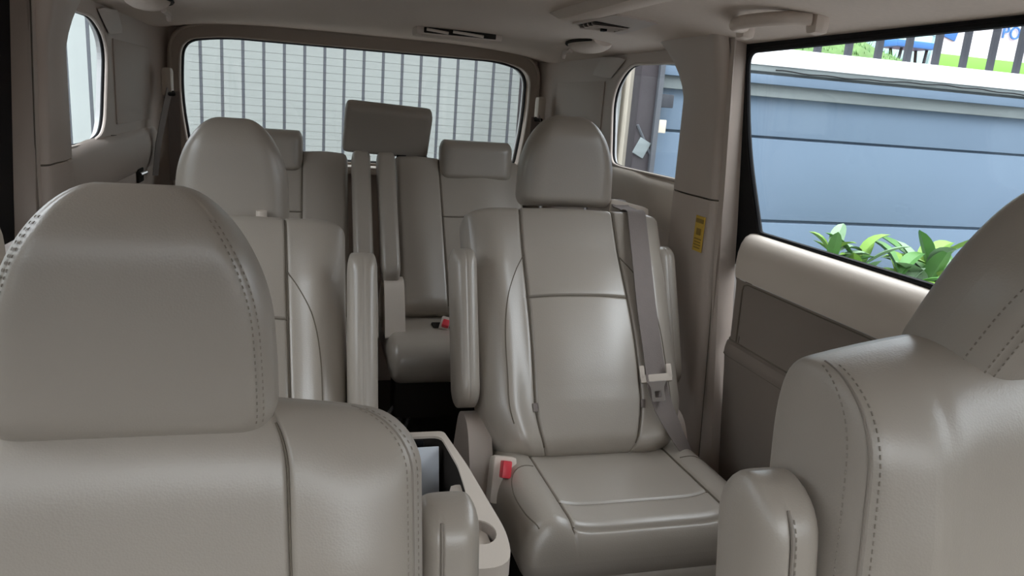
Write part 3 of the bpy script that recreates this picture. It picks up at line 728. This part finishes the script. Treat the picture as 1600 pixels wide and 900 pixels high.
o2 = rounded([(-.021, -.008), (.021, -.008), (.014, -.022), (.014, -.055), (-.014, -.055), (-.014, -.022)], [.002, .002, .006, .004, .004, .006], 3)
h2 = rounded([(-.007, -.031), (.007, -.031), (.007, -.046), (-.007, -.046)], .002, 2)
tt_ = plate('tongue_plate', o2, [h2], lambda a_, b_, d_: Vector(ctr) + RM @ Vector((a_, b_, d_ + .004 + .25 * max(0, -.01 - b_))), .003, M['metal'], bt)
# lap webbing down to the outer floor anchor
c0 = np.array(ctr)
lp = [tuple(c0 - nrm * .004), (0.749, 1.393, 0.665), (0.751, 1.368, 0.640), (0.762, 1.350, 0.615), (0.779, 1.340, 0.584), (0.802, 1.332, 0.549), (.818, 1.345, .525)]
MB().ribbon(lp, [(1, 0, 0), (1, 0, 0), (1, 0, 0), (1, .2, 0), (1, .4, .1), (.9, .6, .2), (.8, .7, .2)], [.047, .047, .046, .044, .038, .030, .026], .0024).build('lap_webbing', M['belt'], bt)
# belt outlet on the shoulder
bo = MB().box((.800, 1.80, .998), (.115, .075, .055), .018, Matrix.Rotation(-.30, 3, 'X') @ Matrix.Rotation(.20, 3, 'Y')).build('belt_outlet', M['trim2'], seatR)
MB().ribbon([(bp[0][0] - .004, 1.82, 1.033), (bp[0][0] - .004, 1.79, 1.034), (bp[0][0] - .002, 1.765, 1.022), tuple(bp[0] + np.array([0, .006, .006])), tuple(bp[2])], (1, 0, 0), .046, .0022).build('upper_webbing', M['belt'], bt)

# ---------------- third-row bench halves
def bench(label, x0, x1, xs, side):
    cx = (x0 + x1) / 2; half = (x1 - x0) / 2; t = thing('bench_seat', label, 'seat', (cx, 2.2, .05))
    a = math.radians(37); H = .58; ti = (xs - cx) / half
    s = Slab((cx, 2.30, .575), a, half, H, .05, .05, ts=.10, ps=2.6, tt=.05, tb=.08, pt=2.2, cT=(.05, .06), cB=(.08, .05), st=[(ti, -.2, 1.02)],
             vs=[(.585, ti if side > 0 else -1, 1 if side > 0 else ti)], gd=.006, gw=.003, nt=44, nv=44,
             add=lambda tt, v: .012 * np.exp(-((tt - (ti + 1 * side) / 2) / .3) ** 2) + .012 * np.exp(-((tt - (ti - 1 * side) / 2) / .25) ** 2))
    if side > 0: pn = [('inner_back_panel', LE, -1, ti, 0, 1), ('lower_back_panel', LE, ti, 1, 0, .585), ('upper_back_panel', LE, ti, 1, .585, 1)]
    else: pn = [('inner_back_panel', LE, ti, 1, 0, 1), ('lower_back_panel', LE, -1, ti, 0, .585), ('upper_back_panel', LE, -1, ti, .585, 1)]
    s.build(t, pn, ('back_shell', LS))
    s.seamline(t, [(ti, .03), (ti, .5), (ti, .97)], lift=-.004, r=.0016)
    s.seamline(t, [(ti, .585), ((ti + side) / 2, .585), (side * .95, .585)], lift=-.004, r=.0016)
    hx = .572 if side > 0 else 2 * CX - .568
    hs = Slab((hx, 2.60, .985), math.radians(4), .128, .138, .06, .045, ts=.35, ps=2.6, tt=.28, tb=.15, pt=2.2, cT=(.28, .14), cB=(.2, .08), nt=32, nv=28)
    hs.build(t, [('headrest', LE, -1, 1, 0, 1)], ('headrest_back', LS))
    mb = MB(); posts(mb, [((hx - .05, 2.63, .96), (hx - .05, 2.62, 1.03)), ((hx + .05, 2.63, .96), (hx + .05, 2.62, 1.03))]); mb.build('headrest_post', M['metal'], t)
    # folded-up inner armrest
    ax = (x0 - .036) if side > 0 else (x1 + .036)
    A = Slab((ax, 2.235, .70), math.radians(40), .030, .465, .045, .04, ts=.6, ps=2.8, tt=.04, tb=.10, pt=2.2, cT=(.04, .25), cB=(.12, .4), nt=20, nv=30)
    A.build(t, [('armrest', LE, -1, 1, 0, 1)], ('armrest_back', LS))
    # recliner cover
    prof = rounded([(2.13, .555), (2.38, .555), (2.34, .66), (2.28, .715), (2.22, .715), (2.17, .64)], [.01, .03, .05, .04, .045, .05], 6)
    plate('recliner_cover', prof, [], lambda y, z, d: (ax - .022 + d, y, z), .06, M['trim2'], t, True)
    # cushion
    cs = (.30, .1); xa = x0 - .055 if side > 0 else x0; xb = x1 if side > 0 else x1 + .055
    ccx = (xa + xb) / 2; ch = (xb - xa) / 2; cti = (xs - ccx) / ch
    c = Slab((ccx, 2.40, .505), math.radians(1), ch, .40, .065, .05, 'cushion', ts=.14, ps=2.6, tt=.12, tb=.1, pt=2.4, cT=(.14, .10), cB=(.1, .1), st=[(cti, -.2, .75)], gd=.006, gw=.003, nt=44, nv=36,
             bend=lambda tt, v: -.012 * np.clip(v * 4 - 3, 0, 1))
    if side > 0: pn = [('inner_cushion_panel', LE, -1, cti, 0, 1), ('outer_cushion_panel', LE, cti, 1, 0, 1)]
    else: pn = [('inner_cushion_panel', LE, cti, 1, 0, 1), ('outer_cushion_panel', LE, -1, cti, 0, 1)]
    c.build(t, pn, ('cushion_base', LS))
    F = MB().box((ccx, 2.09, .42), (2 * ch - .03, .10, .18), .03).build('cushion_front_skirt', M['dark'], t)  # dark block standing for the shade below the cushion front
    box('seat_base', (ccx + .05 * side, 2.26, .21), (2 * ch - .12, .34, .30), M['dark'], t, .01)
    for k in range(3): MB().tube([(ax + .005 - .02 * k * side, 2.02, .20 + .07 * k), (ax + .03 * side, 2.10, .25 + .07 * k), (ax + .05 * side, 2.06, .34)], .006, 6).build('hinge_rod', M['metal'], t)
    return t, s, c
bR, bsR, bcR = bench('beige leather right half of the rear bench with low headrest and folded armrest', .288, .735, .442, 1)
bL, bsL, bcL = bench('beige leather left half of the rear bench, mostly behind the left captain seat', -.315, .136, -.012, -1)
# centre headrest, tilted on two short posts over the inner part of the right half
hs = Slab((.268, 2.68, 1.058), math.radians(-22), .147, .178, .035, .035, ts=.18, ps=3, tt=.14, tb=.12, pt=2.4, cT=(.2, .09), cB=(.16, .05), nt=32, nv=28)
o_ = hs.build(bR, [('centre_headrest', LS, -1, 1, 0, 1)], ('centre_headrest_back', LS))
Lr = Vector(bR.location)
for l in o_.values():
    for ob in l:
        piv = Vector((.268, 2.66, 1.14)) - Lr
        ob.data.transform(Matrix.Translation(piv) @ Matrix.Rotation(math.radians(2.4), 4, 'Y') @ Matrix.Translation(-piv))
for x in (.318, .392):
    MB().tube([(x, 2.655, 1.01), (x, 2.66, 1.10)], .006, 8).build('centre_headrest_post', M['metal'], bR); MB().tube([(x, 2.64, 1.045), (x, 2.64, 1.058)], .017, 10).build('post_guide', M['black_gloss'], bR)
# twin red buckles tucked in the rear cushion
sl_ = box('buckle_slot', (.425, 2.20, .573), (.09, .05, .012), M['dark'], bR, .004)
for k, x in enumerate((.415, .452)):
    R = Matrix.Rotation(-.9, 3, 'X') @ Matrix.Rotation(.35 * (1 - 2 * k), 3, 'Y')
    b_ = box('belt_buckle', (x, 2.18, .583), (.030, .024, .050), M['trim'], bR, .005, R)
    rb = MB().box((x, 2.165, .590), (.022, .020, .024), .004, R).build('release_button', M['red'], b_); rb.data.transform(Matrix.Translation(-Vector(bR.location)))

# ================================================================== centre console tray with papers
cn = thing('console_box', 'pale beige console tray with cup holder between the front seats', 'console', (.19, 1.13, .05))
zc = .62
outer = rounded([(.15, .90), (.285, .89), (.300, .97), (.283, 1.20), (.265, 1.345), (.15, 1.345)], [.02, .05, .05, .02, .012, .02], 5)
inner = rounded([(.165, 1.06), (.240, 1.06), (.262, 1.10), (.266, 1.20), (.256, 1.325), (.165, 1.325)], [.01, .02, .02, .02, .02, .01], 4)
cup = [(.258 + .026 * math.cos(k * math.pi / 10), .985 + .034 * math.sin(k * math.pi / 10)) for k in range(20)]
plate('tray_rim', outer, [inner, cup], lambda x, y, d: (x, y, zc - d), .03, M['trim2'], cn, True)
wl = []
MBx = MB()
k = len(inner); V = [(x, y, zc - .005) for x, y in inner] + [(.205 + (x - .205) * .93, 1.19 + (y - 1.19) * .9, zc - .30) for x, y in inner]
F = [(i, (i + 1) % k, k + (i + 1) % k, k + i) for i in range(k)] + [tuple(range(k, 2 * k))]
MBx.add(V, F).build('bin_liner', M['dark'], cn)
V = [(x, y, zc - .003) for x, y in cup] + [(x, y, zc - .07) for x, y in cup]; k = len(cup)
MB().add(V, [(i, (i + 1) % k, k + (i + 1) % k, k + i) for i in range(k)] + [tuple(range(k, 2 * k))]).build('cup_well', M['trim'], cn)
box('tray_side', (.262, 1.03, zc - .045), (.035, .28, .055), M['trim2'], cn, .012)
plate('console_body', rounded([(.155, .92), (.262, .91), (.272, .98), (.262, 1.20), (.250, 1.33), (.155, 1.33)], .01, 3), [], lambda x, y, d: (x, y, zc - .06 - d if d else zc - .31), .50, M['trim'], cn)
box('latch', (.205, 1.318, zc - .012), (.035, .012, .014), M['black_gloss'], cn, .004)
pp = [('white folded paper sheet standing at the back of the console tray', (.212, 1.275, zc - .070), (.072, .004, .13), -.30, .02),
      ('white printed paper lying slanted in front inside the console tray', (.210, 1.20, zc - .135), (.070, .005, .10), -.8, -.05)]
for lab, c_, d_, rx, rz in pp:
    tag(box('paper_sheet', c_, d_, M['paper'], None, .001, Matrix.Rotation(rz, 3, 'Z') @ Matrix.Rotation(rx, 3, 'X')), lab, 'paper', 'papers in the console tray')

# ================================================================== ceiling fittings, belts on the rear pillars
def on_ceiling(x, y): return ceil_z(x, y)
v = thing('belt_housing', 'recessed ceiling belt slot above the rear window', 'ceiling fitting', (.47, 2.52, 1.46))
zb = ceil_z(.475, 2.5) - .010
box('housing_body', (.475, 2.55, zb), (.285, .11, .030), M['headliner'], v, .012)
box('slot', (.475, 2.494, zb + .001), (.235, .006, .017), M['dark'], v, .002)
for x, wd in ((.40, .07), (.50, .10)): MB().tube([(x - wd / 2, 2.488, zb + .003), (x + wd / 2, 2.488, zb - .003)], .0045, 8).build('latch_tongue', M['trim2'], v)
v = thing('air_vent', 'rectangular ceiling air vent right of the aisle', 'vent', (.70, 1.80, 1.45))
vl = [(.66, 1.70), (.745, 1.62), (.80, 1.80), (.80, 1.98), (.71, 1.98)]
vl = rounded([(.655, 1.93), (.665, 1.66), (.775, 1.66), (.80, 1.95)], .012, 3)
vh = rounded([(.668, 1.925), (.672, 1.80), (.765, 1.80), (.775, 1.93)], .006, 3)
zz = lambda x, y: ceil_z(x, y)
plate('vent_frame', vl, [vh], lambda x, y, d: (x, y, zz(x, y) - .004 + d), .02, M['trim'], v)
plate('vent_cavity', vh, [], lambda x, y, d: (x, y, zz(x, y) - .002 + d), .004, M['dark'], v)
for k in range(4): box('louvre', (.718, 1.822 + .03 * k, zz(.718, 1.85) - .006), (.092, .016, .003), M['trim'], v, 0, Matrix.Rotation(.5, 3, 'X'))
box('vent_knob', (.72, 1.865, zz(.72, 1.86) - .012), (.012, .02, .008), M['black_gloss'], v, .002)
for side, lab in ((1, 'rounded beige coat hook mount at the ceiling edge above the right captain seat'), (-1, 'beige coat hook mount at the ceiling edge, upper left')):
    hk = thing('coat_hook', lab, 'hook', (wx(side, .84), 2.30, 1.43))
    sec = []
    for i in range(9):
        f = i / 8; y = 2.16 + .26 * f; wv = .055 * math.sin(math.pi * (.12 + .85 * f)) ** .6
        row = []
        for j in range(9):
            q = math.pi * j / 8; xx = .835 + wv * math.cos(q); row.append((wx(side, xx), y, ceil_z(xx, y) + .004 - .030 * math.sin(q) * math.sin(math.pi * (.1 + .8 * f)) ** .5))
        sec.append(row)
    loft('mount', sec, M['headliner'], hk, caps=True)
    MB().tube([(wx(side, .833 - .055 * math.sin(math.pi * (.12 + .85 * f)) ** .6), 2.16 + .26 * f, ceil_z(.80, 2.3) - .002) for f in np.linspace(.02, .98, 12)], .0045, 6).build('recess_edge', M['dark'], hk)
    MB().tube([(wx(side, .815), 2.38, ceil_z(.815, 2.38) - .018), (wx(side, .81), 2.43, ceil_z(.81, 2.4) - .025), (wx(side, .81), 2.44, ceil_z(.81, 2.4) - .04)], .008, 8).build('hook', M['trim'], hk)
    if side < 0: continue
    # grab handle
    gh = thing('grab_handle', 'folding roof grab handle above the right sliding door window', 'handle', (wx(side, .87), 1.32, 1.42))
    ends = [(.885, 1.235), (.865, 1.44)]
    for (x, y) in ends: MB().box((wx(side, x), y, ceil_z(x, y) - .012), (.032, .034, .04), .013).build('handle_mount', M['headliner'], gh)
    Pg = []
    for i in range(13):
        f = i / 12; Pg.append((wx(side, .87 - .07 * math.sin(math.pi * f) ** .5), 1.235 + .205 * f, ceil_z(.85, 1.3) - .010 - .004 * math.sin(math.pi * f) ** .6))
    MB().tube(Pg, .013, 10).build('handle_grip', M['headliner'], gh)
# raised ceiling duct along the right of the aisle
dsec = []
for i in range(24):
    f = i / 23; y = .10 + 1.72 * f; hgt = .022 * (1 if f < .94 else max(0, 1 - (f - .94) / .06) ** .5)
    dsec.append([(.555, y, ceil_z(.555, y) + .004), (.56, y, ceil_z(.56, y) - hgt), (.575, y, ceil_z(.575, y) - hgt - .004), (.62, y, ceil_z(.62, y) - hgt * .7), (.66, y, ceil_z(.66, y) - hgt * .2), (.68, y, ceil_z(.68, y) + .004)])
dd = loft('trim_3', dsec, M['headliner']); dd['kind'] = 'structure'
# rear pillar belts
for side, lab in ((-1, 'grey-brown rear seat belt hanging from the left rear pillar'), (1, 'grey-brown rear seat belt on the right rear pillar beside the rear window')):
    b = thing('seat_belt', lab, 'seat belt', (wx(side, .90), 2.96, 1.2))
    x = wx(side, .905); s_ = 1 if side > 0 else -1
    MB().box((wx(side, .905), 2.965, 1.245), (.035, .055, .10), .014).build('anchor_cover', M['trim2'], b)
    MB().tube([(wx(side, .885), 2.95, 1.21), (wx(side, .88), 2.93, 1.205), (wx(side, .90), 2.91, 1.205)], .007, 8).build('belt_loop', M['dark'], b)
    MB().ribbon([(wx(side, .893), 2.92, 1.215), (wx(side, .905), 2.87, 1.13), (wx(side, .92), 2.83, 1.03), (wx(side, .93), 2.82, .93)], (.25, 1, 0), .042, .002).build('belt_webbing', M['belt'], b)
    MB().ribbon([(wx(side, .885), 2.95, 1.215), (wx(side, .885), 2.955, 1.10), (wx(side, .886), 2.96, .90)], (1, .3, 0), .040, .002).build('belt_webbing', M['belt'], b)
lt = thing('side_latch', 'small chrome latch on the left wall behind the left captain seat', 'latch', (-.515, 2.68, .945))
box('latch_base', (-.522, 2.68, .945), (.012, .075, .045), M['dark'], lt, .004)
MB().tube([(-.514, 2.65, .95), (-.503, 2.68, .955), (-.514, 2.71, .952)], .006, 8).build('latch_bar', M['metal'], lt)
